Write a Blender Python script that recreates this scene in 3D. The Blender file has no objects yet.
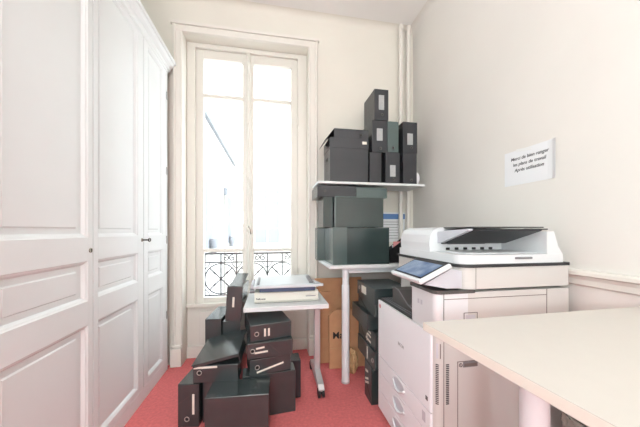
import bpy, bmesh, math, random
from mathutils import Vector, Matrix, Euler
random.seed(7)
R = math.radians
S = bpy.context.scene
C = S.collection

# ------------------------------------------------------------------ materials
def srgb(c):
    return tuple(((v/255)/12.92 if v/255 <= .04045 else ((v/255+.055)/1.055)**2.4) for v in c) + (1,)

def mat(name, rgb, rough=.5, metal=0, noise=0, nscale=20, bump=0, bscale=200, spec=.5, emit=None, estr=0):
    m = bpy.data.materials.new(name); m.use_nodes = True
    nt = m.node_tree; b = nt.nodes['Principled BSDF']
    col = srgb(rgb)
    b.inputs['Base Color'].default_value = col
    b.inputs['Roughness'].default_value = rough
    b.inputs['Metallic'].default_value = metal
    b.inputs['Specular IOR Level'].default_value = spec
    tc = nt.nodes.new('ShaderNodeTexCoord')
    if noise:
        n = nt.nodes.new('ShaderNodeTexNoise'); n.inputs['Scale'].default_value = nscale; n.inputs['Detail'].default_value = 5
        nt.links.new(tc.outputs['Object'], n.inputs['Vector'])
        r = nt.nodes.new('ShaderNodeValToRGB')
        r.color_ramp.elements[0].position = .3; r.color_ramp.elements[1].position = .7
        r.color_ramp.elements[0].color = tuple(max(0, c*(1-noise)) for c in col[:3]) + (1,)
        r.color_ramp.elements[1].color = tuple(min(1, c*(1+noise)) for c in col[:3]) + (1,)
        nt.links.new(n.outputs['Fac'], r.inputs['Fac']); nt.links.new(r.outputs['Color'], b.inputs['Base Color'])
    if bump:
        n = nt.nodes.new('ShaderNodeTexNoise'); n.inputs['Scale'].default_value = bscale; n.inputs['Detail'].default_value = 3
        nt.links.new(tc.outputs['Object'], n.inputs['Vector'])
        bp = nt.nodes.new('ShaderNodeBump'); bp.inputs['Strength'].default_value = bump; bp.inputs['Distance'].default_value = .002
        nt.links.new(n.outputs['Fac'], bp.inputs['Height']); nt.links.new(bp.outputs['Normal'], b.inputs['Normal'])
    if emit:
        b.inputs['Emission Color'].default_value = srgb(emit); b.inputs['Emission Strength'].default_value = estr
    return m

M = dict(
    wall=mat('cream_wall_paint', (234, 230, 219), .75, noise=.02, nscale=3, bump=.15, bscale=90),
    wallr=mat('greige_wall_paint', (235, 231, 224), .75, noise=.02, nscale=2, bump=.15, bscale=90),
    trim=mat('cream_gloss_trim', (235, 231, 222), .4),
    ceil=mat('ceiling_paint', (246, 244, 240), .8, noise=.01, nscale=3),
    carpet=mat('red_carpet', (220, 120, 119), .95, noise=.10, nscale=60, bump=.8, bscale=500, spec=.1),
    ward=mat('wardrobe_white_paint', (235, 238, 238), .38, noise=.01, nscale=5),
    dark=mat('dark_gap', (40, 38, 36), .7),
    winw=mat('window_white_paint', (232, 229, 220), .4),
    winw2=mat('window_outer_paint', (226, 224, 216), .45),
    iron=mat('grey_wrought_iron', (40, 42, 48), .8),
    brass=mat('worn_steel', (160, 152, 140), .35, metal=.9),
    dsteel=mat('dark_steel', (60, 55, 50), .35, metal=.9),
    char=mat('charcoal_card', (54, 56, 60), .24, noise=.08, nscale=9, bump=.05, bscale=120, spec=.5),
    char2=mat('black_card', (54, 62, 63), .20, noise=.08, nscale=9, bump=.08, bscale=120, spec=.9),
    teal=mat('dark_green_grey_card', (48, 62, 61), .16, noise=.08, nscale=9, bump=.05, bscale=120, spec=.7),
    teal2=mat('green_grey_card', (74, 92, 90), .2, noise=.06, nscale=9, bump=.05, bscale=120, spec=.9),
    dgreen=mat('dark_green_card', (44, 56, 56), .35, noise=.08, nscale=9, bump=.08, bscale=120, spec=.9),
    ring=mat('ring_metal', (190, 188, 182), .3, metal=.8),
    hole=mat('hole_black', (12, 12, 12), .8),
    label=mat('label_paper', (226, 222, 210), .7, noise=.04, nscale=60),
    labelg=mat('label_holder_grey', (176, 178, 178), .35, noise=.12, nscale=120),
    ink=mat('black_ink', (40, 40, 42), .7),
    inkg=mat('grey_ink', (120, 120, 120), .7),
    desk=mat('cream_laminate', (206, 199, 190), .5, noise=.008, nscale=30),
    deskedge=mat('laminate_edge', (228, 220, 208), .5),
    tabw=mat('white_laminate', (224, 227, 227), .4),
    legw=mat('white_powder_coat', (230, 234, 236), .35),
    legs=mat('silver_powder_coat', (200, 200, 200), .35, metal=.4),
    pw=mat('printer_white', (224, 227, 228), .42, bump=.05, bscale=600),
    pb=mat('printer_warm_white', (209, 208, 203), .45, bump=.05, bscale=600),
    pw_lit=mat('printer_white_window_lit', (240, 243, 245), .42, bump=.05, bscale=600),  # same plastic as pw, lightened to paint window light on the front
    pd=mat('printer_dark_grey', (84, 82, 80), .45),
    pd2=mat('printer_black', (44, 44, 46), .4),
    pg=mat('printer_mid_grey', (128, 128, 130), .45),
    pgl=mat('printer_light_grey', (200, 202, 208), .4),
    seam=mat('panel_seam', (120, 112, 106), .7),
    rubber=mat('black_rubber', (30, 30, 30), .6),
    kraft=mat('kraft_cardboard', (206, 156, 116), .8, noise=.07, nscale=12),
    kraft2=mat('kraft_paper_light', (200, 164, 120), .85, noise=.12, nscale=30),
    paper=mat('white_paper', (240, 241, 242), .7),
    tape=mat('clear_tape', (246, 246, 244), .15),
    blue=mat('blue_print', (96, 136, 190), .6),
    ivory=mat('ivory_plastic', (220, 219, 208), .45),
    navy=mat('navy_smoke_plastic', (66, 86, 112), .25),
    pearl=mat('pale_plastic', (208, 213, 216), .25),
    black=mat('black_plastic', (28, 28, 30), .35),
    pink=mat('pink_paper', (220, 150, 150), .7),
    facade=mat('pale_stone_facade', (186, 184, 178), .9, noise=.03, nscale=1.2),
    facade2=mat('pale_plaster_facade', (182, 181, 178), .9, noise=.03, nscale=1.2),
    zinc=mat('zinc_grey', (112, 115, 120), .6),
    shut=mat('pale_shutter_glass', (122, 125, 131), .8),
    leaf=mat('pale_leaves', (176, 196, 120), .8, noise=.2, nscale=20),
    court=mat('courtyard_paving', (170, 168, 164), .9, noise=.05, nscale=2),
    lamp=mat('lamp_diffuser', (255, 250, 242), .5, emit=(255, 248, 238), estr=1.0),
)
# screen: softly lit display
def screen_mat():
    m = bpy.data.materials.new('lit_touch_screen'); m.use_nodes = True
    nt = m.node_tree; b = nt.nodes['Principled BSDF']
    tc = nt.nodes.new('ShaderNodeTexCoord'); n = nt.nodes.new('ShaderNodeTexNoise')
    n.inputs['Scale'].default_value = 14; n.inputs['Detail'].default_value = 1
    r = nt.nodes.new('ShaderNodeValToRGB')
    r.color_ramp.elements[0].position = .38; r.color_ramp.elements[0].color = srgb((92, 116, 152))
    r.color_ramp.elements[1].position = .62; r.color_ramp.elements[1].color = srgb((152, 168, 190))
    nt.links.new(tc.outputs['Object'], n.inputs['Vector']); nt.links.new(n.outputs['Fac'], r.inputs['Fac'])
    nt.links.new(r.outputs['Color'], b.inputs['Emission Color']); b.inputs['Emission Strength'].default_value = .75
    b.inputs['Base Color'].default_value = (.03, .04, .06, 1); b.inputs['Roughness'].default_value = .12
    return m
M['screen'] = screen_mat()
def glass_mat():
    m = bpy.data.materials.new('window_glass'); m.use_nodes = True
    nt = m.node_tree
    for n in list(nt.nodes): nt.nodes.remove(n)
    o = nt.nodes.new('ShaderNodeOutputMaterial'); t = nt.nodes.new('ShaderNodeBsdfTransparent'); g = nt.nodes.new('ShaderNodeBsdfGlossy')
    g.inputs['Roughness'].default_value = .02
    t.inputs['Color'].default_value = (.97, .98, .98, 1)
    mx = nt.nodes.new('ShaderNodeMixShader'); mx.inputs[0].default_value = .04
    nt.links.new(t.outputs[0], mx.inputs[1]); nt.links.new(g.outputs[0], mx.inputs[2]); nt.links.new(mx.outputs[0], o.inputs[0])
    return m
M['glass'] = glass_mat()
def liner_mat():
    m = bpy.data.materials.new('clear_bin_liner'); m.use_nodes = True
    b = m.node_tree.nodes['Principled BSDF']
    b.inputs['Base Color'].default_value = srgb((214, 208, 196)); b.inputs['Roughness'].default_value = .15
    b.inputs['Alpha'].default_value = .55
    return m
M['liner'] = liner_mat()

# ------------------------------------------------------------------ scene helpers
def wmat(o):
    m = Matrix.Identity(4)
    while o is not None:
        m = (Matrix.Translation(o.location) @ o.rotation_euler.to_matrix().to_4x4()) @ m
        o = o.parent
    return m

def thing(name, label, cat, loc=(0, 0, 0), rot=0, group=None):
    o = bpy.data.objects.new(name, None); C.objects.link(o)
    o.empty_display_size = .05
    o.location = loc
    o.rotation_euler = (0, 0, R(rot)) if not isinstance(rot, tuple) else tuple(R(a) for a in rot)
    return tag(o, label, cat, group)

def tag(o, label, cat, group=None):
    o['label'] = label; o['category'] = cat
    if group: o['group'] = group
    return o

class MB:
    """collects shapes; build() links them as one mesh object"""
    def __init__(s): s.v = []; s.f = []; s.m = []; s.sm = []; s.mats = []
    def mi(s, m):
        if m not in s.mats: s.mats.append(m)
        return s.mats.index(m)
    def add(s, vs, fs, m, smooth=False, T=None):
        b = len(s.v); k = s.mi(m)
        for v in vs:
            v = Vector(v); s.v.append(T @ v if T is not None else v)
        for f in fs:
            s.f.append([b+i for i in f]); s.m.append(k); s.sm.append(smooth)
        return s
    def bm(s, bmx, m, smooth=False, T=None):
        bmx.verts.index_update()
        s.add([v.co.copy() for v in bmx.verts], [[v.index for v in f.verts] for f in bmx.faces], m, smooth, T); bmx.free(); return s
    def box(s, x0, x1, y0, y1, z0, z1, m, bev=0, T=None, seg=2):
        bmx = bmesh.new(); bmesh.ops.create_cube(bmx, size=1)
        for v in bmx.verts:
            v.co = Vector(((x0+x1)/2+v.co.x*(x1-x0), (y0+y1)/2+v.co.y*(y1-y0), (z0+z1)/2+v.co.z*(z1-z0)))
        if bev: bmesh.ops.bevel(bmx, geom=bmx.edges[:]+bmx.verts[:], offset=bev, segments=seg, affect='EDGES', profile=.5)
        return s.bm(bmx, m, False, T)
    def prism(s, poly, a0, a1, axis, m, T=None, smooth=False):
        """poly in the two other axes, extruded a0..a1 along axis"""
        def p(u, w, a):
            return {'x': (a, u, w), 'y': (u, a, w), 'z': (u, w, a)}[axis]
        n = len(poly)
        vs = [p(u, w, a0) for u, w in poly]+[p(u, w, a1) for u, w in poly]
        fs = [list(range(n))[::-1], list(range(n, 2*n))]+[[i, (i+1) % n, n+(i+1) % n, n+i] for i in range(n)]
        return s.add(vs, fs, m, smooth, T)
    def cyl(s, p0, p1, r0, m, r1=None, n=20, smooth=True, cap=True, T=None):
        p0 = Vector(p0); p1 = Vector(p1); r1 = r0 if r1 is None else r1
        d = (p1-p0).normalized(); a = d.orthogonal().normalized(); b = d.cross(a)
        vs = []
        for p, r in ((p0, r0), (p1, r1)):
            for i in range(n):
                t = 2*math.pi*i/n; vs.append(p+a*math.cos(t)*r+b*math.sin(t)*r)
        s.add(vs, [[i, (i+1) % n, n+(i+1) % n, n+i] for i in range(n)], m, smooth, T)
        if cap:
            s.add(vs[:n], [list(range(n))[::-1]], m, False, T); s.add(vs[n:], [list(range(n))], m, False, T)
        return s
    def tube(s, pts, r, m, n=8, T=None, closed=False):
        pts = [Vector(p) for p in pts]; k = len(pts); vs = []
        prev = None
        for i, p in enumerate(pts):
            if closed: d = pts[(i+1) % k]-pts[i-1]
            else: d = pts[min(i+1, k-1)]-pts[max(i-1, 0)]
            d.normalize()
            a = d.orthogonal().normalized() if prev is None else (prev-d*prev.dot(d)).normalized()
            prev = a; b = d.cross(a)
            for j in range(n):
                t = 2*math.pi*j/n; vs.append(p+a*math.cos(t)*r+b*math.sin(t)*r)
        fs = []
        for i in range(k if closed else k-1):
            i2 = (i+1) % k
            for j in range(n): fs.append([i*n+j, i*n+(j+1) % n, i2*n+(j+1) % n, i2*n+j])
        if not closed: fs += [list(range(n))[::-1], [(k-1)*n+j for j in range(n)]]
        return s.add(vs, fs, m, True, T)
    def lathe(s, prof, m, c=(0, 0, 0), n=32, T=None):
        vs = []; fs = []
        for (r, z) in prof:
            for i in range(n):
                t = 2*math.pi*i/n; vs.append((c[0]+r*math.cos(t), c[1]+r*math.sin(t), c[2]+z))
        for k in range(len(prof)-1):
            for i in range(n): fs.append([k*n+i, k*n+(i+1) % n, (k+1)*n+(i+1) % n, (k+1)*n+i])
        return s.add(vs, fs, m, True, T)
    def build(s, name, parent=None, world=False, origin=None):
        me = bpy.data.meshes.new(name)
        T = Matrix.Identity(4)
        if world and parent is not None: T = wmat(parent).inverted()
        if origin is not None: T = Matrix.Translation(-Vector(origin))
        me.from_pydata([tuple(T @ v) for v in s.v], [], s.f)
        for m in s.mats: me.materials.append(M[m])
        for p, k, sm in zip(me.polygons, s.m, s.sm): p.material_index = k; p.use_smooth = sm
        bmx = bmesh.new(); bmx.from_mesh(me); bmesh.ops.recalc_face_normals(bmx, faces=bmx.faces); bmx.to_mesh(me); bmx.free()
        me.update()
        o = bpy.data.objects.new(name, me); C.objects.link(o)
        if parent is not None: o.parent = parent
        if origin is not None: o.location = origin
        return o

def struct(name, mb, parent=None):
    o = mb.build(name, parent)
    if parent is None: o['kind'] = 'structure'
    return o

def text_mesh(name, txt, size, m, T, parent, shear=0, bold=0, align='CENTER', ext=.0004, space=1.05):
    """T places the text: local x right, y up, z out of the surface (world space)"""
    cu = bpy.data.curves.new(name, 'FONT'); cu.body = txt; cu.size = size; cu.shear = shear; cu.offset = bold
    cu.align_x = align; cu.align_y = 'CENTER'; cu.extrude = ext; cu.space_line = space
    to = bpy.data.objects.new(name+'_src', cu); C.objects.link(to)
    dg = bpy.context.evaluated_depsgraph_get()
    me = bpy.data.meshes.new_from_object(to.evaluated_get(dg))
    bpy.data.objects.remove(to)
    inv = wmat(parent).inverted() if parent is not None else Matrix.Identity(4)
    me.transform(inv @ T)
    me.materials.clear(); me.materials.append(M[m])
    o = bpy.data.objects.new(name, me); C.objects.link(o); o.parent = parent
    return o

# ------------------------------------------------------------------ room shell
XR, YB, ZC = 1.363, 2.40, 3.085     # right wall, window wall, ceiling
XL, YN = -1.42, -2.2                # left wall behind the wardrobe, wall behind the camera
TH = .25
struct('floor', MB().box(XL-TH, XR+TH, YN-TH, YB+TH+.05, -.2, 0, 'carpet'))
struct('ceiling', MB().box(XL-TH, XR+TH, YN-TH, YB+TH+.05, ZC, ZC+.2, 'ceil'))
struct('wall_right', MB().box(XR, XR+TH, YN-TH, YB, 0, ZC, 'wallr'))
struct('wall_left', MB().box(XL-TH, XL, YN-TH, YB, 0, ZC, 'wall'))
# wall behind the camera, with a door opening
w = MB()
w.box(XL, -.55, YN-TH, YN, 0, ZC, 'wall'); w.box(.35, XR, YN-TH, YN, 0, ZC, 'wall'); w.box(-.55, .35, YN-TH, YN, 2.1, ZC, 'wall')
struct('wall_front', w)
d = MB().box(-.55, .35, YN-.06, YN-.02, 0, 2.1, 'trim')
for z0, z1 in ((.2, .9), (1.05, 1.95)):
    d.box(-.45, -.14, YN-.02, YN-.012, z0, z1, 'trim', .005); d.box(-.06, .25, YN-.02, YN-.012, z0, z1, 'trim', .005)
do = struct('door_1', d)
MB().cyl((.27, YN-.02, 1.03), (.27, YN+.04, 1.03), .012, 'brass').cyl((.27, YN+.035, 1.03), (.16, YN+.035, 1.03), .009, 'brass').build('door_handle', do)
# window wall with recess
WX0, WX1, WZ1 = -.737, .326, 2.787
w = MB()
w.box(XL, WX0, YB, YB+TH, 0, ZC, 'wall'); w.box(WX1, XR+TH, YB, YB+TH, 0, ZC, 'wall'); w.box(WX0, WX1, YB, YB+TH, WZ1, ZC, 'wall')
w.box(WX0, WX1, YB+.12, YB+TH, 0, .455, 'winw')                      # thinner wall below the window
w.box(WX0+.10, WX1-.10, YB+.108, YB+.12, .12, .40, 'winw', .004)
struct('wall_back', w)
# rounded plaster cove between wall and ceiling
def cove(x0, x1, y0, y1, along, r=.07):
    pts = []
    n = 8
    return pts
mb = MB()
r = .06
arc = [(r-r*math.sin(t), -(r-r*math.cos(t))) for t in [math.pi/2*i/8 for i in range(9)]]
poly = [(YB-u, ZC+v) for u, v in arc]+[(YB, ZC)]
mb.prism(poly, XL, XR, 'x', 'wall')
poly = [(XR-u, ZC+v) for u, v in arc]+[(XR, ZC)]
mb.prism(poly, YN, YB, 'y', 'wallr')
struct('trim_1', mb)
# casing round the window recess
mb = MB()
def casing_profile(a, b):     # a = inner edge, b = outer edge (x), depth steps
    s = 1 if b > a else -1
    return [(a, YB), (a, YB-.022), (a+s*.008, YB-.028), (a+s*.02, YB-.024), (b-s*.026, YB-.024), (b-s*.02, YB-.036), (b-s*.008, YB-.036), (b, YB-.018), (b, YB)]
mb.prism(casing_profile(WX0, WX0-.075), .17, WZ1+.07, 'z', 'trim')
mb.prism(casing_profile(WX1, WX1+.085), .17, WZ1+.07, 'z', 'trim')
mb.box(WX0-.075, WX1+.085, YB-.027, YB, WZ1, WZ1+.05, 'trim', .003)
mb.box(WX0-.085, WX1+.095, YB-.042, YB, WZ1+.05, WZ1+.075, 'trim', .004)
for a, b in ((WX0-.085, WX0), (WX1, WX1+.095)):
    mb.box(a, b, YB-.05, YB, 0, .15, 'trim', .004); mb.box(a+.004, b-.004, YB-.042, YB, .15, .175, 'trim', .008)
struct('trim_2', mb)
# baseboards
struct('baseboard_back', MB().box(WX1+.095, XR, YB-.018, YB, 0, .12, 'trim', .003).box(WX0, WX1, YB+.095, YB+.12, 0, .1, 'trim', .003))
struct('baseboard_right', MB().box(XR-.018, XR, YN, YB-.02, 0, .14, 'trim', .003))
struct('baseboard_left', MB().box(XL, XL+.018, YN, -1.3, 0, .14, 'trim', .003))
# dado rail on the right wall
prof = [(XR, .948), (XR-.030, .948), (XR-.034, .940), (XR-.034, .926), (XR-.018, .918), (XR-.012, .905), (XR-.012, .882), (XR-.006, .876), (XR, .876)]
struct('trim_3', MB().prism(prof, YN, YB, 'y', 'trim'))

# window: fixed frame, two casements, glazing bars, espagnolette
YW = YB+.15
fr = MB()
fr.box(WX0, -.668, YW-.05, YW+.05, .455, WZ1, 'winw', .004); fr.box(.238, WX1, YW-.05, YW+.05, .455, WZ1, 'winw', .004)
fr.box(-.668, .238, YW-.05, YW+.05, 2.748, WZ1, 'winw', .004); fr.box(-.668, .238, YW-.05, YW+.06, .455, .472, 'winw', .004)
fr.box(WX0, WX1, YB+.085, YW-.05, .445, .478, 'winw', .004)           # inner sill nose
win = struct('window_1', fr)
def sash(x0, x1, gx0, gx1):
    s = MB(); y0, y1 = YW-.022, YW+.022
    s.box(x0, gx0, y0, y1, .472, 2.748, 'winw', .003); s.box(gx1, x1, y0, y1, .472, 2.748, 'winw', .003)
    s.box(gx0, gx1, y0, y1, .472, .52, 'winw', .003); s.box(gx0, gx1, y0, y1, 2.672, 2.748, 'winw', .003)
    for z in (.943, 2.343): s.box(gx0, gx1, y0+.006, y1-.006, z-.015, z+.015, 'winw', .003)
    o = s.build('casement', win)
    for z0, z1 in ((.52, .928), (.958, 2.328), (2.358, 2.672)):
        MB().box(gx0-.003, gx1+.003, YW-.002, YW+.002, z0-.003, z1+.003, 'glass').build('glass_pane', o)
sash(-.668, -.216, -.604, -.264); sash(-.216, .238, -.166, .178)
m = MB().prism([(-.236, YW-.022), (-.232, YW-.042), (-.222, YW-.05), (-.206, YW-.05), (-.196, YW-.042), (-.192, YW-.022)], .475, 2.745, 'z', 'winw'); m.build('meeting_bead', win)
h = MB().cyl((-.214, YW-.064, .5), (-.214, YW-.064, 2.72), .006, 'winw', n=8)
for z in (.56, 1.1, 1.6, 2.1, 2.66): h.box(-.226, -.202, YW-.075, YW-.05, z-.012, z+.012, 'winw', .003)
h.build('espagnolette_bolt', win)
hh = MB().lathe([(0, 0), (.012, 0), (.016, .012), (.016, .03), (.010, .045), (0, .045)], 'winw', (-.214, YW-.078, 1.12), 14)
hh.tube([(-.214, YW-.08, 1.15), (-.205, YW-.10, 1.16), (-.19, YW-.105, 1.13), (-.185, YW-.105, 1.09)], .006, 'brass')
hh.build('window_handle', win)
for z in (.75, 1.45, 2.15):
    for x in (-.668, .238): MB().cyl((x, YW-.054, z-.035), (x, YW-.054, z+.035), .007, 'winw', n=10).build('hinge', win)

# curtain-free recess; heating pipes in the corner
for x, lab in ((1.21, 'cream heating pipe farther from the right wall, running floor to ceiling'), (1.288, 'cream heating pipe in the corner nearest the right wall, running floor to ceiling')):
    t = thing('heating_pipe', lab, 'pipe', (x, 2.352, 0), 0, 'heating pipes in the corner')
    MB().cyl((0, 0, 0), (0, 0, ZC-.002), .021, 'trim', n=20).build('pipe_run', t)
    for z in (.06, ZC-.03): MB().cyl((0, 0, z-.02), (0, 0, z+.02), .026, 'trim', n=20).build('collar', t)

# ------------------------------------------------------------------ wardrobe
WX = -.83
wt = thing('built_in_wardrobe', 'tall white panelled wardrobe along the left wall', 'wardrobe', (-1.1, 0, 0))
WY0, WY1 = -1.2, 2.335
b = MB(); b.box(XL+.004, WX-.028, WY0, WY1, .0, 2.42, 'ward'); b.build('carcass', wt, True)
b = MB(); b.box(WX-.028, WX-.002, WY0, WY1, .0, .085, 'ward', .003); b.build('plinth', wt, True)
b = MB(); b.box(WX-.028, WX, WY0, WY1, 2.40, 2.445, 'ward'); b.build('top_rail', wt, True)
prof = [(XL+.004, 2.42), (WX, 2.42), (WX+.008, 2.43), (WX+.010, 2.445), (WX+.03, 2.462), (WX+.038, 2.478), (WX+.05, 2.482), (WX+.05, 2.505), (XL+.004, 2.505)]
b = MB(); b.prism(prof, WY0, WY1+.03, 'y', 'ward'); b.build('cornice', wt, True)
b = MB(); b.box(WX-.028, WX-.003, 2.30, WY1, .085, 2.40, 'ward', .002); b.build('end_stile', wt, True)
def door(y0, y1, py0, py1, keyhole=None, lever=False, hinge=None):
    s = MB(); x = WX; t = .024
    zb = [(.125, .69), (.80, .982), (1.09, 2.375)]
    zs = [.09]+[v for p in zb for v in p]+[2.397]
    s.box(x-t, x, y0, py0, .09, 2.397, 'ward', .0015); s.box(x-t, x, py1, y1, .09, 2.397, 'ward', .0015)
    for i in range(0, 8, 2): s.box(x-t, x, py0, py1, zs[i], zs[i+1], 'ward')
    rings = [(0, 0), (.004, -.003), (.012, -.005), (.024, -.015), (.054, -.015), (.061, -.0105), (.064, -.0105)]
    for z0, z1 in zb:
        vs = []; fs = []
        for inn, dp in rings:
            vs += [(x+dp, py0+inn*.5, z0+inn*.75), (x+dp, py1-inn, z0+inn*.75), (x+dp, py1-inn, z1-inn*.75), (x+dp, py0+inn*.5, z1-inn*.75)]
        for k in range(len(rings)-1):
            for i in range(4): fs.append([k*4+i, k*4+(i+1) % 4, (k+1)*4+(i+1) % 4, (k+1)*4+i])
        k = (len(rings)-1)*4; fs.append([k, k+1, k+2, k+3])
        s.add(vs, fs, 'ward'); s.box(x-t, x-t+.002, py0, py1, z0, z1, 'ward')
    # flat slab core behind the panels
    o = s.build('door', wt, True)
    if keyhole is not None:
        k = MB().cyl((x, keyhole, 1.03), (x+.004, keyhole, 1.03), .011, 'brass', n=16)
        k.cyl((x+.0035, keyhole, 1.033), (x+.005, keyhole, 1.033), .004, 'hole', n=10).box(x+.0035, x+.005, keyhole-.002, keyhole+.002, 1.022, 1.033, 'hole')
        k.build('keyhole_plate', o, True)
    if lever:
        yy = y1-.02
        k = MB().cyl((x, yy, 1.062), (x+.003, yy, 1.062), .012, 'brass', n=16)
        k.cyl((x, yy, 1.062), (x+.045, yy, 1.062), .0045, 'dsteel', n=10)
        k.tube([(x+.045, yy+.016*math.cos(a), 1.062+.011*math.sin(a)) for a in [i*math.pi/6 for i in range(12)]], .0028, 'dsteel', closed=True, n=6)
        k.build('door_key', o, True)
    for hz in (hinge or []):
        MB().cyl((x+.004, y1+.001, hz-.03), (x+.004, y1+.001, hz+.03), .0055, 'legs', n=10).build('hinge', o, True)
door(1.925, 2.298, 1.985, 2.235, hinge=(.45, 1.05, 1.60, 2.20))
door(1.424, 1.918, 1.457, 1.846, lever=True)
door(.93, 1.418, .975, 1.385, keyhole=1.401)
door(.43, .924, .463, .860)
door(-.07, .424, -.02, .38)
door(-.57, -.076, -.52, -.12)

# ------------------------------------------------------------------ archive boxes
RG = .0125
def archive_box(name, label, cat, loc, w, d, h, rot=0, m='char2', ring=None, labels=(), group=None, fold=False, tilt=None, side=None, lid=None):
    """local: spine on -y, origin at the spine's lower left corner. labels: (x0,z0,x1,z1[,angle]) on the spine"""
    t = thing(name, label, cat, loc, rot if tilt is None else tilt, group)
    b = MB().box(0, w, 0, d, 0, h, m, .0025)
    # overlapping flap: thin raised fold line
    if fold:
        for (x0, z0, x1, z1) in ([fold] if isinstance(fold, tuple) else [(0.0, .62*h, w, .38*h)]):
            a = math.atan2(z1-z0, x1-x0); L = math.hypot(x1-x0, z1-z0)-.006
            T = Matrix.Translation(((x0+x1)/2, -.0006, (z0+z1)/2)) @ Matrix.Rotation(-a, 4, 'Y')
            b.box(-L/2, L/2, -.0006, .002, -.0008, .0008, 'dark', T=T)
    b.build('box_body', t)
    if lid:
        z0, z1 = lid; e = .0025
        MB().box(-e, w+e, -e, d+e, z0, z1+e, m, .002).build('lid', t)
    if ring:
        x, z = ring[:2]; rr = ring[2] if len(ring) > 2 else RG
        k = MB().tube([(x+rr*math.cos(a), -.0022, z+rr*math.sin(a)) for a in [i*math.pi/8 for i in range(16)]], .0024, 'ring' if rr >= .01 else 'pd', closed=True, n=6)
        k.cyl((x, 0, z), (x, -.0012, z), rr, 'hole', n=16)
        k.build('finger_ring', t)
    for L in labels:
        x0, z0, x1, z1 = L[:4]; a = L[4] if len(L) > 4 and not isinstance(L[4], str) else 0; lm = L[-1] if isinstance(L[-1], str) else 'label'
        T = Matrix.Translation(((x0+x1)/2, -.0012, (z0+z1)/2)) @ Matrix.Rotation(-R(a), 4, 'Y')
        k = MB().box(-(x1-x0)/2, (x1-x0)/2, -.0012, .0008, -(z1-z0)/2, (z1-z0)/2, lm, T=T)
        k.build('label_holder' if lm == 'labelg' else 'paper_label', t)
    return t
GU = 'grey archive boxes on the upper wall shelf'
GF = 'archive boxes piled on the floor below the window'
GT = 'archive boxes on the white table below the shelf'
GS = 'dark green archive boxes stacked beside the printer'
SZ = 1.512
hold = lambda w, z0=.095, z1=.195: (w*.30, z0, w*.68, z1, 'labelg')
# upper shelf
bx = archive_box('storage_box', 'large dark grey lidded storage box at the left end of the upper shelf', 'box', (.454, 2.06, SZ), .32, .24, .355, 0, 'char', group=None, lid=(.275, .355))
MB().box(.268, .305, -.0045, -.0024, .312, .334, 'label').build('paper_label', bx)
MB().box(-.0012, .001, .09, .16, .19, .215, 'hole', .0003).build('hand_hole', bx)
t = archive_box('archive_box', 'flat grey box with its lid flap hanging open, on the large storage box', 'box', (.487, 2.062, SZ+.3585), .29, .235, .068, 0, 'char', ring=(.225, .028, .008))
fl = MB(); T = Matrix.Translation((0, 0, .068)) @ Matrix.Rotation(R(-52), 4, 'Y'); fl.box(-.125, 0, 0, .235, -.003, .0, 'char', .001, T=T); fl.build('open_flap', t)
MB().box(.003, .29, .0, .235, .0685, .0725, 'char', .001).build('top_cover', t)
archive_box('archive_box', 'lowest grey archive box in the tall column of three, upper shelf', 'box', (.789, 2.065, SZ), .102, .245, .256, 0, 'char', group=GU)
archive_box('archive_box', 'middle grey archive box in the tall column of three, upper shelf', 'box', (.808, 2.06, SZ+.257), .132, .25, .262, 0, 'char', ring=(.073, .032, .009), labels=[hold(.132)], group=GU)
archive_box('archive_box', 'topmost grey archive box of all, standing on the column of three', 'box', (.826, 2.055, SZ+.520), .122, .25, .254, 0, 'char', ring=(.066, .045, .009), labels=[hold(.122, .085, .205)], group=GU)
archive_box('archive_box', 'grey archive box with label holder directly below the green one, upper shelf', 'box', (.926, 2.06, SZ), .126, .25, .262, 0, 'char', ring=(.07, .035, .009), labels=[hold(.126, .06, .155)], group=GU)
archive_box('archive_box', 'pale green-grey archive box on the upper shelf, between two grey ones', 'box', (.944, 2.06, SZ+.263), .096, .25, .256, 0, 'teal2', ring=(.048, .036, .009), group=GU)
archive_box('archive_box', 'lower grey archive box at the right end of the upper shelf', 'box', (1.082, 2.06, SZ), .124, .25, .262, 0, 'char', ring=(.075, .035, .009), group=GU)
archive_box('archive_box', 'upper grey archive box with label holder at the right end of the shelf', 'box', (1.080, 2.06, SZ+.263), .130, .25, .262, 0, 'char', ring=(.075, .045, .009), labels=[hold(.13, .07, .165)], group=GU)
rl = thing('paper_roll', 'small white roll standing behind the right end of the file boxes', 'roll', (1.232, 2.15, SZ))
prof = [(.02, -.019), (.058, -.019), (.062, -.014), (.062, .014), (.058, .019), (.02, .019), (.02, -.019)]
MB().lathe(prof, 'paper', T=Matrix.Translation((0, 0, .062)) @ Matrix.Rotation(R(90), 4, 'Y')).build('roll_body', rl)
MB().lathe([(.017, -.0195), (.0198, -.0195), (.0198, .0195), (.017, .0195), (.017, -.0195)], 'kraft', T=Matrix.Translation((0, 0, .062)) @ Matrix.Rotation(R(90), 4, 'Y')).build('roll_core', rl)

sh = thing('wall_shelf', 'white wall shelf above the table, loaded with grey boxes', 'shelf', (.8, 2.17, 1.485))
MB().box(.352, 1.262, 2.03, 2.32, 1.493, SZ, 'tabw', .002).build('shelf_board', sh, True)
for x in (.40, .63, .86):
    MB().box(x-.012, x+.012, 2.32, 2.399, 1.40, 1.508, 'legw', .002).box(x-.006, x+.006, 2.29, 2.33, 1.486, 1.494, 'legw').build('bracket', sh, True)

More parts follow.
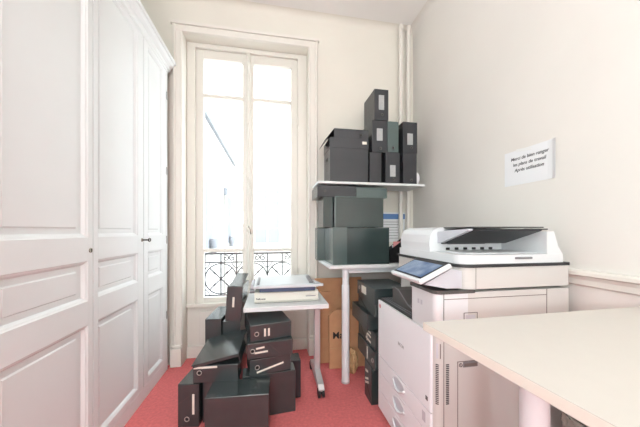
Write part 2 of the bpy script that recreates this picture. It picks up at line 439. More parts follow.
# boxes on the raised table
TZ = .872
tb = thing('side_table', 'white height-adjustable table on round legs, below the wall shelf', 'table', (.88, 2.08, 0))
MB().box(.405, XR-.012, 1.845, 2.318, TZ-.024, TZ, 'tabw', .002).build('tabletop', tb, True)
for x, y in ((.537, 1.90), (1.27, 1.90), (.636, 2.24), (1.245, 2.26)):
    l = MB().cyl((x, y, .0), (x, y, .72), .0285, 'legw', n=24).cyl((x, y, .72), (x, y, TZ-.03), .0235, 'legw', n=24)
    l.cyl((x, y, TZ-.03), (x, y, TZ-.024), .045, 'legw', n=24).cyl((x, y, 0), (x, y, .012), .031, 'legs', n=24)
    l.build('leg', tb, True)
MB().box(.56, 1.24, 1.89, 1.91, TZ-.064, TZ-.026, 'legw', .002).box(.56, 1.22, 2.23, 2.25, TZ-.064, TZ-.026, 'legw', .002).build('support_rail', tb, True)

bb = archive_box('archive_box', 'dark green storage box at the front of the table, end cover painted paler as if window-lit', 'box', (.437, 1.875, TZ), .434, .30, .272, 0, 'teal')
MB().box(-.003, .104, -.003, .303, -.0, .275, 'teal2', .002).build('end_cover', bb)  # paler green paints window light on the box's left end
archive_box('archive_box', 'grey-green box at the back of the table, mostly hidden behind the front one', 'box', (.372, 2.185, TZ), .32, .115, .274, 0, 'teal2')
archive_box('archive_box', 'narrow upright green box at the left end of the second level', 'box', (.388, 2.0, TZ+.2755), .074, .25, .236, 0, 'teal')
mbx = archive_box('archive_box', 'wide dark green box with rounded corners and pale edge, on second level', 'box', (.472, 1.95, TZ+.2755), .385, .235, .236, 0, 'teal')
MB().box(-.001, .388, -.006, .03, .228, .238, 'teal2', .003).box(-.005, .004, -.006, .03, .0, .236, 'teal2', .0015).build('edge_piping', mbx)
archive_box('archive_box', 'flat dark box lying directly under the left end of the shelf', 'box', (.345, 2.02, TZ+.5145), .312, .28, .088, 0, 'char', ring=(.06, .045, .008))
archive_box('archive_box', 'flat pale green box lying directly under the middle of the shelf', 'box', (.660, 2.02, TZ+.5145), .26, .28, .082, 0, 'teal2')

# black magazine holder with papers
mh = thing('magazine_holder', 'black slanted magazine holder on the table, left of the printer', 'holder', (1.0, 2.05, TZ))
b = MB()
side = [(.0, 0), (.205, 0), (.205, .19), (.15, .20), (0, .10)]
for y in (1.93, 2.0):
    b.prism([(.900+u, TZ+v) for u, v in side], y, y+.004, 'y', 'black')
b.box(.900, 1.105, 1.93, 2.004, TZ, TZ+.004, 'black'); b.box(1.101, 1.105, 1.93, 2.004, TZ, TZ+.188, 'black'); b.box(.900, .904, 1.93, 2.004, TZ, TZ+.10, 'black')
b.build('holder_body', mh, True)
for k, mm in enumerate(('pink', 'paper')):
    MB().box(.94, 1.095, 1.945+k*.02, 1.953+k*.02, TZ+.006, TZ+.165-.03*k, mm).build('booklet', mh, True)
rest = thing('letter_tray', 'low black letter tray on the table behind the magazine holder', 'tray', (1.02, 2.15, TZ))
MB().box(.93, 1.2, 2.06, 2.065, TZ, TZ+.05, 'black').box(.93, 1.2, 2.06, 2.28, TZ, TZ+.004, 'black').box(.93, .934, 2.06, 2.28, TZ, TZ+.05, 'black').box(1.196, 1.2, 2.06, 2.28, TZ, TZ+.05, 'black').build('tray_body', rest, True)

# notices on the wall behind the pipes
nt_ = thing('wall_notice', 'white notice with a blue header on the wall behind the pipes', 'notice', (1.12, 2.397, 1.14))
MB().box(.99, 1.275, 2.396, 2.3985, 1.015, 1.30, 'paper').build('sheet', nt_, True)
MB().box(.99, 1.275, 2.3952, 2.396, 1.235, 1.285, 'blue').build('header_band', nt_, True)
b = MB()
for i in range(7): b.box(1.0, 1.26-.03*(i % 3), 2.3954, 2.396, 1.205-i*.026, 1.209-i*.026, 'inkg')
b.build('text_lines', nt_, True)

# dark green stack beside the printer: spines face the wardrobe (-x)
def sbox(label, x, ynear, z, w, d, h, **k):
    # spine lower-left (seen from the left) is the far end
    return archive_box('archive_box', label, 'box', (x, ynear+w, z), w, d, h, -90, 'dgreen', group=GS, **k)
sbox('narrow upright dark box with three labels, at the bottom of the printer-side stack', .628, 1.615, 0, .125, .33, .246, labels=[(.02, .175, .068, .19, 12), (.012, .125, .075, .138, 24), (.012, .10, .08, .113, 24)], fold=(0.0, .12, .12, .03))
sbox('dark green box with one upright label, second from the bottom beside the printer', .630, 1.565, .2465, .33, .25, .115, ring=(.30, .052), labels=[(.195, .018, .207, .10)])
sbox('dark green box with a cluster of labels, third from the bottom beside the printer', .640, 1.575, .362, .33, .25, .112, labels=[(.16, .02, .25, .032, -4), (.19, .055, .25, .067, -4), (.19, .080, .25, .092, -4), (.175, .012, .187, .062)], fold=(0, .11, .15, 0))
sbox('dark green box jutting out of the middle of the printer-side stack', .606, 1.63, .4745, .33, .25, .105)
sbox('dark green box lying second from the top of the printer-side stack', .634, 1.565, .580, .33, .25, .076, fold=(0, .07, .2, .0))
sbox('dark green box with a square label, topmost of the printer-side stack', .628, 1.565, .6565, .335, .25, .100, ring=(.055, .055, .011), labels=[(.10, .030, .19, .082)])

# floor pile
DK = 'char2'
archive_box('archive_box', 'large plain charcoal box at the very front of the floor pile', 'box', (-.345, 1.460, 0), .328, .163, .25, -3, DK, group=GF)
archive_box('archive_box', 'upright charcoal box at the front left of the pile, ring near its foot', 'box', (-.528, 1.630, 0), .118, .32, .246, -9, DK, ring=(.052, .048), labels=[(.082, .075, .094, .19)], fold=(0, .13, .11, .21), group=GF)
archive_box('archive_box', 'upright charcoal box hidden between front box and left one', 'box', (-.399, 1.645, 0), .112, .30, .246, -9, DK, group=GF)
tC = archive_box('archive_box', 'flat charcoal box with a raised slanting lid, lying across two upright boxes', 'box', (-.446, 1.624, .2475), .252, .25, .098, -5, DK, ring=(.036, .058), labels=[(.004, .082, .135, .093, 1)], group=GF)
T = Matrix.Translation((0, 0, .100)) @ Matrix.Rotation(R(-13), 4, 'Y') @ Matrix.Rotation(R(5), 4, 'X')
MB().box(-.006, .264, -.008, .315, 0, .005, DK, .0015, T=T).box(.260, .264, -.008, .315, -.05, .004, DK, .001, T=T).box(0, .264, -.008, -.004, -.012, .004, DK, .001, T=T).build('raised_lid', tC)
# back row
archive_box('archive_box', 'charcoal box at floor level under the left rear box', 'box', (-.475, 2.01, 0), .118, .31, .245, -4, DK, group='floor boxes hidden at the rear of the pile')
archive_box('archive_box', 'charcoal box at the left rear of the pile, small label near its foot', 'box', (-.470, 2.006, .2465), .112, .33, .243, -5, DK, labels=[(.03, .03, .075, .042, 4)], group=GF)
archive_box('archive_box', 'charcoal box at floor level under the tall rear column', 'box', (-.345, 1.97, 0), .118, .31, .245, -3, DK, group='floor boxes hidden at the rear of the pile')
archive_box('archive_box', 'plain charcoal box below the tall leaning one beside the trolley', 'box', (-.342, 1.955, .2465), .120, .33, .235, -3, DK, group=GF)
tD = archive_box('archive_box', 'tallest charcoal box of the floor pile, leaning beside the trolley, upright label', 'box', (-.322, 1.94, .489), .108, .26, .245, 0, DK, labels=[(.042, .10, .056, .17)], group=GF, tilt=(0, 3, -4))
T = Matrix.Translation((0, 0, .246)) @ Matrix.Rotation(R(12), 4, 'X')
MB().box(.02, .106, .0, .25, 0, .003, DK, .001, T=T).build('raised_flap', tD)
# right column under the trolley
archive_box('archive_box', 'large plain charcoal box at the foot of the column under the trolley', 'box', (-.172, 1.622, 0), .318, .105, .256, 5, DK, group=GF)
archive_box('archive_box', 'charcoal box standing on the carpet behind the foot of the trolley column', 'box', (-.13, 1.762, 0), .322, .115, .25, 3, 'char', group=GF)
archive_box('archive_box', 'charcoal box on edge, third from top of the trolley column, slanted label', 'box', (-.130, 1.615, .2570), .250, .18, .095, 11, DK, ring=(.044, .048), labels=[(.04, .030, .205, .040, 12)], group=GF)
archive_box('archive_box', 'charcoal box with two level labels, second from top under the trolley', 'box', (-.146, 1.625, .3535), .276, .18, .093, 6, DK, ring=(.032, .048), labels=[(.052, .058, .102, .068, 6), (.044, .032, .122, .042, 3)], fold=(.13, .08, .20, .01), group=GF)
archive_box('archive_box', 'charcoal box with two upright labels, topmost under the trolley', 'box', (-.128, 1.645, .4480), .255, .30, .098, 12, DK, ring=(.037, .045), labels=[(.082, .025, .093, .072), (.106, .025, .117, .072)], group=GF)

# ------------------------------------------------------------------ trolley table with comb binding machine
TT = .62
tr = thing('trolley_table', 'small white rolling table under the window with silver T-foot legs', 'table', (.09, 1.98, 0), 4)
MB().box(-.183, .383, 1.775, 2.195, TT-.03, TT, 'tabw', .003).build('tabletop', tr, True)
for x in (.325, -.14):
    if x > 0:
        MB().box(x-.022, x+.022, 1.90, 1.935, .07, TT-.03, 'legs', .005).box(x-.03, x+.03, 1.83, 2.1, TT-.05, TT-.03, 'legs', .003).build('leg', tr, True)
        foot = MB().prism([(1.735, .062), (1.76, .085), (1.89, .115), (1.945, .115), (2.12, .085), (2.15, .062), (2.15, .05), (1.735, .05)], x-.02, x+.02, 'x', 'legs')
        foot.build('foot_beam', tr, True)
        for y in (1.755, 2.13):
            c = MB()
            for sx in (-.014, .014): c.cyl((x+sx-.007, y, .031), (x+sx+.007, y, .031), .031, 'rubber', n=20)
            c.cyl((x, y, .03), (x, y, .055), .007, 'legs', n=10).box(x-.007, x+.007, y-.02, y+.02, .03, .05, 'rubber', .003)
            c.build('caster', tr, True)
MB().box(-.17, .31, 2.12, 2.14, TT-.09, TT-.05, 'legs', .003).build('cross_rail', tr, True)
# left leg set, standing behind the box pile
MB().box(-.165, -.125, 2.12, 2.155, .07, TT-.03, 'legs', .005).build('leg', tr, True)
MB().box(-.160, -.128, 2.02, 2.18, .05, .075, 'legs', .006).build('foot_beam', tr, True)
for y in (2.04, 2.165): MB().cyl((-.158, y, .026), (-.130, y, .026), .026, 'rubber', n=16).build('caster', tr, True)

bm_ = thing('comb_binding_machine', 'ivory comb binding machine with a blue-edged tray, on the rolling table', 'binding machine', (.10, 2.0, TT), 1)
b = MB().prism([(1.868, TT+.004), (1.858, TT+.02), (1.872, TT+.072), (1.885, TT+.078), (2.15, TT+.078), (2.16, TT+.07), (2.16, TT+.004)], -.118, .325, 'x', 'ivory')
b.box(-.10, .31, 1.88, 2.14, TT, TT+.006, 'rubber'); b.build('body', bm_, True)
MB().box(-.085, .30, 1.852, 1.95, TT+.079, TT+.112, 'navy', .004).build('punch_guard', bm_, True)
t = MB(); T = Matrix.Translation((0, 1.85, TT+.112)) @ Matrix.Rotation(R(3), 4, 'X')
t.box(-.105, .300, .0, .335, 0, .010, 'pearl', .003, T=T); t.box(-.125, .322, -.006, .012, -.006, .012, 'pearl', .004, T=T)
t.box(-.125, -.105, 0, .32, -.004, .014, 'pearl', .004, T=T); t.box(-.095, .285, .02, .325, .010, .013, 'pearl', .001, T=T)
t.build('tray', bm_, True)
T2 = T
MB().prism([(.305, 0), (.362, .012), (.345, .04), (.305, .15)], -.004, .012, 'z', 'pearl', T=T2).build('side_wing', bm_, True)
MB().box(-.142, -.126, .02, .16, -.01, .020, 'pgl', .004, T=T2).build('lever_arm', bm_, True)
MB().box(.262, .292, .03, .24, .013, .024, 'pg', .004, T=T2).build('paper_guide', bm_, True)
MB().box(-.10, -.085, .03, .22, .013, .022, 'pg', .003, T=T2).build('paper_guide', bm_, True)
MB().cyl((-.15, 1.885, TT+.085), (-.118, 1.885, TT+.085), .016, 'pg', n=16).build('side_knob', bm_, True)
text_mesh('brand_lettering', 'Fellowes', .018, 'ink', Matrix.Translation((-.075, 1.8595, TT+.033)) @ Matrix.Rotation(R(88), 4, 'X'), bm_, bold=.0004)
MB().box(.235, .305, 1.8605, 1.863, TT+.038, TT+.044, 'pg').build('model_lettering', bm_, True)

# cartons against the wall under the table
def carton(label, x0, x1, y0, y1, z1, zl=None, poly=None, lean=4, group='flattened cartons under the table'):
    t = thing('flattened_carton', label, 'cardboard', ((x0+x1)/2, (y0+y1)/2, 0), (-lean, 0, 0), group)
    w2 = (x1-x0)/2
    pl = poly or [(-w2, 0), (w2, 0), (w2, z1), (-w2, z1)]
    b = MB().prism(pl, -.012, .012, 'y', 'kraft')
    b.build('cardboard_sheet', t)
    MB().box(-w2+.006, w2-.006, -.0135, -.012, z1*.34, z1*.345, 'kraft2').build('crease', t)
    return t
carton('tall flattened brown carton at the back, reaching almost to the tabletop', .372, .80, 2.28, 2.30, .70, lean=2)
carton('narrow flattened brown carton at the left, leaning by the window casing', .372, .500, 2.205, 2.225, .60, lean=2)
cf = carton('front flattened brown carton with black letters and a sloping top', .46, .80, 2.10, 2.12, .47, lean=3, poly=[(-.17, 0), (.17, 0), (.17, .47), (-.11, .47), (-.17, .43)])
Tm = wmat(cf) @ Matrix.Translation((-.098, -.0125, .262)) @ Matrix.Rotation(R(90), 4, 'X')
text_mesh('printed_lettering', 'Ma', .075, 'ink', Tm, cf, bold=.0015)
# crumpled kraft paper
bmx = bmesh.new(); bmesh.ops.create_icosphere(bmx, subdivisions=4, radius=1)
for v in bmx.verts:
    n = v.co.normalized()
    k = 1+.16*math.sin(7*n.x+3*n.z)*math.cos(6*n.y)+random.uniform(-.07, .07)
    v.co = Vector((n.x*.045*k, n.y*.045*k, max(-.085, n.z*.10*k)))
kp = MB().bm(bmx, 'kraft2', False, T=Matrix.Translation((.622, 2.02, .086))).build('crumpled_paper', origin=(.622, 2.02, 0))
tag(kp, 'crumpled brown kraft paper on the carpet between table leg and dark boxes', 'paper')

# ------------------------------------------------------------------ multifunction printer
PX0, PX1, PY0, PY1 = .652, 1.316, .972, 1.55
pr = thing('office_printer', 'large white office copier standing against the right wall', 'printer', (.98, 1.26, 0))
def rrect(x0, x1, y0, y1, rads, n=8):
    """rounded rectangle; rads for corners (x0y0, x1y0, x1y1, x0y1)"""
    pts = []
    cs = [((x0, y0), (1, 1), 180), ((x1, y0), (-1, 1), 270), ((x1, y1), (-1, -1), 0), ((x0, y1), (1, -1), 90)]
    for (c, s, a0), r in zip(cs, rads):
        if r == 0: pts.append(c); continue
        cx, cy = c[0]+s[0]*r, c[1]+s[1]*r
        for i in range(n+1):
            a = R(a0+90*i/n); pts.append((cx+r*math.cos(a), cy+r*math.sin(a)))
    return pts
# base cabinet
b = MB()
b.prism(rrect(PX0+.004, PX1, PY0, PY1, (.026, .008, .008, .01)), .035, .700, 'z', 'pb')
b.prism(rrect(.80, PX1, PY0, PY1, (0, .008, .008, 0)), .70, .865, 'z', 'pb')
b.box(PX0+.03, PX1-.03, PY0+.02, PY1-.02, .015, .036, 'pd2')
# side door, seams and cover on the near side
y = PY0-.0006
def sl(x0, x1, z0, z1, m='seam'): b.box(x0, x1, y-.0006, PY0+.001, z0, z1, m)
sl(.687, .6895, .04, .865); sl(.688, 1.192, .839, .8415); sl(1.191, 1.1935, .04, .865); sl(.688, .7, .04, .0425)
sl(.7505, .753, .05, .583); sl(.7505, 1.12, .580, .5825); sl(1.118, 1.1205, .05, .583)
b.box(.672, .675, y, PY0+.01, .6, .66, 'seam')
b.build('cabinet', pr, True)
b = MB()
for i in range(22):
    z = .412+i*.0076
    b.box(.698, .712, y-.0004, PY0+.001, z, z+.0042, 'pd2')
b.build('side_vent', pr, True)
b = MB()
for i in range(22):
    z = .412+i*.0076
    T = Matrix.Translation((.6636, PY0+.0076, 0)) @ Matrix.Rotation(R(-38), 4, 'Z')
    b.box(-.006, .006, -.0006, .004, z, z+.0042, 'pd2', T=T)
b.build('corner_vent', pr, True)
MB().box(.777, .845, y-.001, PY0+.001, .556, .579, 'pg', .001).box(.782, .840, y-.0016, PY0, .560, .572, 'seam').build('side_door_latch', pr, True)
k = MB().tube([(.765+.007*math.cos(a), y-.001, .567+.007*math.sin(a)) for a in [i*math.pi/8 for i in range(16)]], .0012, 'pd2', closed=True, n=6); k.box(.7645, .7655, y-.001, y, .562, .572, 'pd2'); k.build('lock_symbol', pr, True)
k = MB()
for a, c, z0, z1 in ((.780, .782, .735, .782), (.842, .844, .735, .782), (.780, .844, .780, .782), (.780, .844, .735, .737)): k.box(a, c, y-.001, PY0+.001, z0, z1, 'pd')
k.box(.79, .834, y-.0008, PY0+.001, .745, .772, 'pgl'); k.build('side_port_cover', pr, True)
k = MB(); T = Matrix.Translation((.6650, PY0+.0090, 0)) @ Matrix.Rotation(R(-40), 4, 'Z'); k.box(-.004, .004, -.004, .004, .60, .66, 'pgl', .001, T=T); k.build('corner_grip', pr, True)
# front: big white door (above the seam) and paper drawers (below)
b = MB(); b.prism(rrect(PX0-.006, PX0+.012, PY0+.026, PY1-.002, (.006, 0, 0, .004), 4), .366, .696, 'z', 'pw_lit')
fd = b.build('front_door', pr, True)
text_mesh('brand_lettering', 'RICOH', .020, 'labelg', Matrix.Translation((PX0-.0065, 1.255, .537)) @ Matrix.Rotation(R(-90), 4, 'Z') @ Matrix.Rotation(R(90), 4, 'X'), fd, bold=.0006)
MB().box(PX0-.0068, PX0-.005, 1.018, 1.034, .402, .42, 'pd').build('energy_mark', fd, True)
MB().cyl((PX0-.0066, 1.518, .665), (PX0-.005, 1.518, .665), .012, 'pink', n=16).build('round_sticker', fd, True)
zz = [(.268, .361), (.155, .264), (.040, .151)]
for i, (z0, z1) in enumerate(zz):
    b = MB(); b.prism(rrect(PX0-.006, PX0+.012, PY0+.026, PY1-.002, (.006, 0, 0, .004), 4), z0, z1, 'z', 'pw_lit')
    dr = b.build('paper_drawer', pr, True)
    yc, zc, hw, hh = 1.28, (z0+z1)/2+.006, .068, .034
    ring = []
    # scooped oval grip: grey paints the shading in the bowl, white lip below
    g = MB(); vs = []; fs = []; n = 24
    for rr, dx in ((1.0, -.0055), (.95, -.0095), (.86, -.0068), (.6, -.0062)):
        for j in range(n):
            a = 2*math.pi*j/n; vs.append((PX0+dx, yc+hw*rr*math.cos(a), zc+hh*rr*math.sin(a)*(1 if math.sin(a) > 0 else .8)))
    for q in range(3):
        for j in range(n): fs.append([q*n+j, q*n+(j+1) % n, (q+1)*n+(j+1) % n, (q+1)*n+j])
    fs.append([3*n+j for j in range(n)])
    g.add(vs[:n*2]+vs[n*2:n*3], fs[:n*2], 'pw', True); g.add(vs, fs[n*2:], 'pgl', True)
    g.tube([(PX0-.0075-.006*math.sin(math.pi*j/12), yc-hw*.95+2*hw*.95*j/12, zc+hh*.15-hh*1.0*math.sin(math.pi*j/12)) for j in range(13)], .0055, 'pw', n=8)
    g.build('drawer_grip', dr, True)
    MB().box(PX0-.0068, PX0-.0058, 1.036, 1.060, z0+.03, z1-.02, 'pgl').build('size_label', dr, True)
# dark ledge and output bin inside the body
b = MB(); b.box(PX0, .80, 1.15, PY1, .700, .708, 'pd2', .002)
for i in range(7): b.box(.668+i*.017, .672+i*.017, 1.19, 1.54, .708, .7105, 'pg')
b.build('output_bin_floor', pr, True)
b = MB(); b.prism([(1.20, .708), (1.46, .708), (1.46, .788), (1.43, .796), (1.38, .79), (1.28, .735), (1.20, .722)], .70, 1.0, 'x', 'pd'); b.prism([(1.20, .720), (1.28, .737), (1.38, .792), (1.43, .798), (1.46, .790), (1.458, .786), (1.43, .793), (1.38, .786), (1.28, .731), (1.2, .714)], .696, .70, 'x', 'pg'); b.build('output_bin_slope', pr, True)
# near tower with its dark shelf
b = MB(); b.prism(rrect(PX0, .80, PY0, 1.165, (.026, 0, 0, .012)), .701, .862, 'z', 'pw'); 
b.box(.687, .6895, PY0-.0012, PY0+.001, .701, .862, 'seam'); tw = b.build('tower', pr, True)
for yy in (1.075, 1.10):
    MB().box(PX0-.0012, PX0+.001, yy-.006, yy+.006, .795, .815, 'pgl').build('indicator', tw, True)
b = MB(); b.prism(rrect(PX0-.003, .83, PY0-.003, 1.18, (.028, 0, 0, .014)), .862, .876, 'z', 'pd'); b.build('dark_shelf', pr, True)
# scanner unit
SR = (.055, .01, .01, .04)
b = MB(); b.prism(rrect(.77, PX1, PY0, PY1, SR, 10), .877, .967, 'z', 'pb', smooth=False); b.box(.836, .838, PY0-.0008, PY0+.001, .878, .968, 'seam'); b.build('scanner_body', pr, True)
b = MB(); b.prism(rrect(.764, PX1+.002, PY0-.004, PY1, SR, 10), .967, .9803, 'z', 'pd2'); b.build('scanner_seal', pr, True)
# document feeder (cover)
b = MB()
b.prism(rrect(.772, 1.29, PY0+.002, PY1-.005, SR, 10), .9805, 1.018, 'z', 'pw')
b.prism([(1.20, 1.018), (1.285, 1.018), (1.262, 1.052), (1.240, 1.118), (1.20, 1.118)], PY0+.006, PY1-.01, 'y', 'pw')      # raised rear block
fe = b.build('feeder_base', pr, True)
MB().box(1.030, 1.115, PY0-.004, PY0+.012, .999, 1.008, 'pg', .002).build('lid_grip', fe, True)
b = MB(); pts = [(.785, .99), (.779, 1.06), (.786, 1.10), (.802, 1.124), (.835, 1.136), (.90, 1.140), (1.20, 1.138), (1.20, .99)]
b.prism(pts, 1.215, 1.515, 'y', 'pw'); b.build('feeder_head', pr, True)
b = MB(); b.box(.86, 1.19, 1.2215, 1.225, 1.03, 1.075, 'pd2'); 
for i in range(6): b.box(.872+i*.05, .892+i*.05, 1.210, 1.222, 1.024, 1.036, 'pd2', .002)
b.build('feed_slot', pr, True)
# exit area under the document tray
b = MB(); b.box(.83, 1.20, 1.02, 1.222, 1.0185, 1.023, 'pw', .002); b.build('exit_tray', pr, True)
b = MB(); b.prism([(1.24, 1.052), (1.18, 1.058), (.995, 1.120), (.985, 1.129), (1.24, 1.090)], .845, 1.19, 'x', 'pd2'); b.build('document_tray', pr, True)
b = MB(); b.prism([(1.215, 1.060), (1.19, 1.062), (1.0, 1.122), (1.0, 1.130), (1.215, 1.116)], .825, .845, 'x', 'pgl'); b.build('document_guide', pr, True)
b = MB(); b.box(.86, 1.20, .99, 1.22, 1.1335, 1.139, 'pd', .002); b.box(1.19, 1.235, 1.0, 1.08, 1.125, 1.131, 'pd', .002); b.build('tray_flap', pr, True)
b = MB(); b.box(.88, 1.10, 1.21, 1.222, 1.052, 1.062, 'pg', .003); b.build('exit_bar', pr, True)
# control panel, tilted towards the user
cp = MB(); L0 = Vector((.565, 0, .925)); U0 = Vector((.705, 0, .990))
ax = (U0-L0).normalized(); nn = Vector((-ax.z, 0, ax.x))
T = Matrix(((ax.x, 0, nn.x, L0.x), (0, 1, 0, 0), (ax.z, 0, nn.z, L0.z), (0, 0, 0, 1)))
Ln = (U0-L0).length
cp.box(0, Ln, .950, 1.205, -.02, 0, 'pw', .006, T=T)
cp.prism([(.60, .905), (.70, .885), (.77, .885), (.77, .955), (.72, .965)], .97, 1.15, 'y', 'pgl')
cpo = cp.build('control_panel', pr, True)
MB().box(.014, Ln-.006, .960, 1.192, .0002, .0018, 'pd2', T=T).build('screen_bezel', cpo, True)
MB().box(.022, Ln-.026, .968, 1.182, .0018, .0026, 'screen', T=T).build('touch_screen', cpo, True)
# feet
for x in (.70, 1.27):
    for yy in (1.02, 1.50):
        MB().cyl((x, yy-.012, .02), (x, yy+.012, .02), .02, 'rubber', n=16).build('caster', pr, True)

# ------------------------------------------------------------------ desk at the right
DZ = .86
dk = thing('desk', 'large pale cream desk in the right foreground with round white legs', 'desk', (.9, .05, 0))
DX = XR-.003
b = MB(); b.prism([(.424, .690), (.517, -.75), (DX-.004, -.75), (DX-.004, .702)], DZ-.022, DZ, 'z', 'desk')
b.prism([(.4232, .690), (.5162, -.75), (.5172, -.75), (.4242, .690)], DZ-.0205, DZ-.0015, 'z', 'deskedge'); b.build('desktop', dk, True)
for x, y in ((.632, .545), (.66, -.6), (1.2, .545), (1.2, -.6)):
    l = MB().cyl((x, y, 0), (x, y, .60), .030, 'legw', n=28).cyl((x, y, .60), (x, y, DZ-.028), .030, 'legw', n=28).cyl((x, y, DZ-.028), (x, y, DZ-.022), .05, 'legw', n=28)
    l.build('leg', dk, True)
# bin under the desk
wb = thing('waste_bin', 'black waste bin with a clear liner on the floor under the desk', 'bin', (1.215, .765, 0))
MB().lathe([(0, .004), (.088, .004), (.090, 0), (.118, .40), (.123, .405), (.123, .415), (.114, .415), (.086, .012), (0, .012)], 'black').build('bin_body', wb)
prof = [(.127+.004*math.sin(i), .36+.0085*i) for i in range(7)]+[(.12, .423), (.108, .41), (.10, .34), (.09, .2)]
b = MB(); vs = []; fs = []; n = 48
for k, (r_, z_) in enumerate(prof):
    for i in range(n):
        a = 2*math.pi*i/n; q = r_+(.004*math.sin(a*13+k)+.003*math.sin(a*7)); vs.append((q*math.cos(a), q*math.sin(a), z_+.004*math.sin(a*9)))
for k in range(len(prof)-1):
    for i in range(n): fs.append([k*n+i, k*n+(i+1) % n, (k+1)*n+(i+1) % n, (k+1)*n+i])
b.add(vs, fs, 'liner', True); b.build('bin_liner', wb)

# ------------------------------------------------------------------ sign on the right wall
sg = thing('paper_sign', 'white paper sign in French taped to the right wall', 'sign', (XR-.001, 1.2, 1.38))
b = MB()
n = 14; vs = []; fs = []
for i in range(n+1):
    u = i/n
    yv = 1.355-.295*u
    off = .0012+.010*max(0, (u-.86)/.14)**2
    for z in (1.380, 1.575):
        vs.append((XR-off, yv, z+.004*u*0)); 
for i in range(n): fs.append([2*i, 2*i+2, 2*i+3, 2*i+1])
vs2 = [(x-.0004, y, z) for x, y, z in vs]; k = len(vs)
b.add(vs+vs2, fs+[[a+k for a in f] for f in fs]+[[0, 1, k+1, k], [2*n, 2*n+1, k+2*n+1, k+2*n]]+[[2*i, 2*i+2, k+2*i+2, k+2*i] for i in range(n)]+[[2*i+1, 2*i+3, k+2*i+3, k+2*i+1] for i in range(n)], 'paper')
b.build('sheet', sg, True)
Tt = Matrix.Translation((XR-.0019, 1.206, 1.495)) @ Matrix.Rotation(R(-90), 4, 'Z') @ Matrix.Rotation(R(90), 4, 'X')
text_mesh('printed_text', 'Merci de bien ranger\nles plans de travail\nAprès utilisation', .0252, 'ink', Tt, sg, shear=.15, bold=.0003, space=1.3)
T = Matrix.Translation((XR-.0022, 1.235, 1.568)) @ Matrix.Rotation(R(7), 4, 'X')
MB().box(-.0006, .0004, -.045, .045, -.008, .008, 'tape', T=T).build('tape_strip', sg, True)

# ------------------------------------------------------------------ balcony railing outside
rg = thing('balcony_railing', 'ornate grey wrought iron railing outside the window', 'railing', (-.21, 2.8, .40))
YR = 2.80; X0, X1 = -.80, .42
b = MB(); b.box(X0, X1, YR-.012, YR+.012, .884, .900, 'iron', .003); b.box(X0, X1, YR-.006, YR+.006, .800, .810, 'iron'); b.box(X0, X1, YR-.006, YR+.006, .470, .480, 'iron')
for x in (X0, X1): b.box(x-.008, x+.008, YR-.008, YR+.008, .40, .90, 'iron')
b.build('rail_frame', rg, True)
cx = -.505; zc = .640; rr = .152
units = [cx-.305, cx, cx+.305, cx+.61, cx+.915]
for u in units:
    b = MB(); 
    def inb(p): return X0 <= p[0] <= X1
    circ = [(u+rr*math.cos(a), YR, zc+rr*math.sin(a)) for a in [i*math.pi/24 for i in range(49)]]
    seg = []
    for p in circ:
        if inb(p): seg.append(p)
        else:
            if len(seg) > 2: b.tube(seg, .0058, 'iron', n=6)
            seg = []
    if len(seg) > 2: b.tube(seg, .0058, 'iron', n=6)
    for a in (45, 135, 225, 315):
        p1 = (u+rr*math.cos(R(a)), YR, zc+rr*math.sin(R(a)))
        if inb(p1) and inb((u, 0, 0)):
            b.tube([(u, YR, zc), p1], .0058, 'iron', n=6)
            m0 = Vector((u, YR, zc)); e = (Vector(p1)-m0); b.cyl(m0+e*.35, m0+e*.55, .004, 'iron', r1=.010, n=8); b.cyl(m0+e*.55, m0+e*.75, .010, 'iron', r1=.004, n=8)
    if inb((u, 0, 0)):
        b.box(u-.006, u+.006, YR-.0045, YR+.0045, .475, .885, 'iron'); b.lathe([(0, -.014), (.012, -.008), (.014, 0), (.012, .008), (0, .014)], 'iron', (u, YR, zc), 12)
    v = u+.1525
    if inb((v, 0, 0)):
        b.box(v-.006, v+.006, YR-.0045, YR+.0045, .475, .885, 'iron')
        for s in (-1, 1): b.tube([(v, YR, .74), (v+s*.03, YR, .765), (v+s*.05, YR, .80)], .004, 'iron', n=6); b.tube([(v, YR, .54), (v+s*.03, YR, .515), (v+s*.05, YR, .48)], .004, 'iron', n=6)
    # scrolls in the upper band
    for c0, s in ((u+.045, 1), (u+.108, -1)):
        pts = [(c0+s*(.004+.0036*t)*math.cos(t*1.0)*1.0, YR, .846+(.004+.0036*t)*math.sin(t)) for t in [i*.45 for i in range(19)]]
        pts = [p for p in pts if inb(p)]
        if len(pts) > 3: b.tube(pts, .005, 'iron', n=6)
    if b.v: b.build('scrollwork', rg, True)

# ------------------------------------------------------------------ courtyard buildings
fb = thing('facade_building', 'pale building with gridded windows across the courtyard', 'building', (1.0, 10.0, -4))
MB().box(-3.0, 7, 10, 12, -4, 11, 'facade').build('wall', fb, True)
MB().box(-2.9, 7, 9.93, 10, 3.22, 3.34, 'facade').box(-2.9, 7, 9.95, 10, .2, .3, 'facade').build('string_course', fb, True)
def fwin(x0, x1, z0, z1, rows=3):
    b = MB(); e = .07
    b.box(x0-e, x1+e, 9.955, 10, z0-e, z0, 'facade'); b.box(x0-e, x1+e, 9.965, 10, z1, z1+e, 'facade')
    b.box(x0-e, x0, 9.965, 10, z0, z1, 'facade'); b.box(x1, x1+e, 9.965, 10, z0, z1, 'facade')
    o = b.build('window', fb, True)
    p = MB().box(x0, x1, 9.985, 10, z0, z1, 'shut'); p.box((x0+x1)/2-.025, (x0+x1)/2+.025, 9.97, 9.985, z0, z1, 'facade')
    for f in ([.28, .8] if rows == 3 else [.5]): p.box(x0, x1, 9.97, 9.985, z0+(z1-z0)*f-.02, z0+(z1-z0)*f+.02, 'facade')
    p.build('pane', o, True)
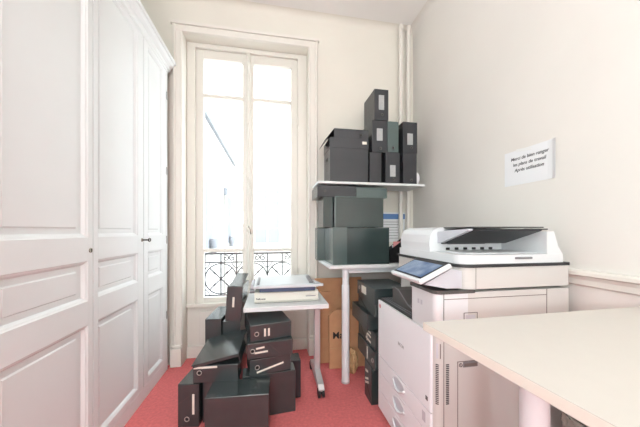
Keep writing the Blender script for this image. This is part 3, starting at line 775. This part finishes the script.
fwin(-.60, .26, .68, 2.62); fwin(-.55, .24, 3.55, 5.6, 2); fwin(1.9, 2.75, .68, 2.62); fwin(1.9, 2.75, 3.55, 5.6, 2); fwin(-.55, .24, 6.8, 8.6, 2); fwin(1.9, 2.75, 6.8, 8.6, 2)
lb = thing('side_building', 'pale lower building with a sloping grey roof edge at the left', 'building', (-3, 7, -4))
LX = -1.36
MB().box(-5, LX, 3.2, 9.9, -4, 3.46, 'facade2').build('wall', lb, True)
MB().prism([(LX+.07, 3.46), (LX+.07, 3.54), (LX-.15, 3.7), (-5, 5.6), (-5, 3.46)], 3.1, 9.92, 'y', 'zinc').build('roof', lb, True)
MB().cyl((LX+.055, 8.0, -4), (LX+.055, 8.0, 2.2), .045, 'facade', n=12).build('drain_pipe', lb, True)
MB().box(LX+.002, LX+.10, 7.9, 8.1, 2.15, 2.35, 'zinc', .02).build('hopper', lb, True)
for yy in (6.2, 9.0):
    MB().box(LX-.02, LX+.012, yy-.35, yy+.35, .75, 2.2, 'shut').build('window', lb, True)
    MB().box(LX, LX+.15, yy-.4, yy+.4, .55, .64, 'facade').build('window_ledge', lb, True)
for yy in (6.2, 8.9):
    MB().lathe([(0, 0), (.07, 0), (.05, .04), (.09, .14), (.11, .26), (.085, .3), (0, .3)], 'zinc', (LX+.09, yy, .641), 20).build('urn', lb, True)
cg = MB().box(-5, 7, 2.9, 10, -4.2, -4, 'court').build('courtyard_ground'); cg['kind'] = 'structure'

# ------------------------------------------------------------------ added fill lights, unseen behind the camera
UP, GL = 54, 88
x, y = -.25, -1.0
cl = thing('fill_uplighter', 'added fill uplighter, a white bowl on a rod, unseen behind the camera', 'lamp', (x, y, ZC))
MB().cyl((0, 0, -1.0), (0, 0, 0), .006, 'legw', n=10).build('rod', cl)
MB().lathe([(0, -1.02), (.10, -1.015), (.20, -.97), (.255, -.90), (.26, -.90), (.205, -.977), (.10, -1.025), (0, -1.03)], 'legw').build('bowl', cl)
ld = bpy.data.lights.new('fill_uplight', 'AREA'); ld.shape = 'DISK'; ld.size = .40; ld.energy = UP; ld.color = (.86, .93, 1.0)  # added fill, bounced off the ceiling to even out the room
lo = bpy.data.objects.new('fill_uplight', ld); C.objects.link(lo); lo.location = (x, y, ZC-.92); lo.rotation_euler = (R(180), 0, 0)
x, y = -.60, -1.65
cl = thing('fill_stand', 'added fill light on a white floor stand, unseen behind the camera', 'lamp', (x, y, 0))
MB().lathe([(0, 0), (.14, 0), (.14, .015), (.02, .03), (.012, .04), (.012, 1.22), (0, 1.22)], 'legw').build('stand', cl)
ld = bpy.data.lights.new('fill_point', 'POINT'); ld.shadow_soft_size = .20; ld.energy = GL; ld.color = (.86, .93, 1.0)  # added fill for upright faces turned towards the camera
lo = bpy.data.objects.new('fill_point', ld); C.objects.link(lo); lo.location = (x, y, 1.45)

# daylight
W = bpy.data.worlds.new('sky'); S.world = W; W.use_nodes = True
nt = W.node_tree; bg = nt.nodes['Background']
bg.inputs['Color'].default_value = (.88, .945, 1.0, 1); bg.inputs['Strength'].default_value = 7.4
sun = bpy.data.lights.new('sun', 'SUN'); sun.energy = .6; sun.angle = R(1); sun.color = (1, .96, .9)
so = bpy.data.objects.new('sun', sun); C.objects.link(so); so.rotation_euler = (R(48), 0, R(-20))

# ------------------------------------------------------------------ camera
cam = bpy.data.cameras.new('camera'); co = bpy.data.objects.new('camera', cam); C.objects.link(co)
co.location = (0, 0, 1.12); co.rotation_euler = (R(90), 0, R(-10.27))
cam.sensor_width = 36; cam.lens = 265/640*36; cam.shift_y = 17.5/640; cam.clip_start = .02; cam.clip_end = 200
S.camera = co
S.view_settings.view_transform = 'Standard'; S.view_settings.look = 'None'; S.view_settings.exposure = .08; S.view_settings.gamma = 1
S.view_settings.use_curve_mapping = False
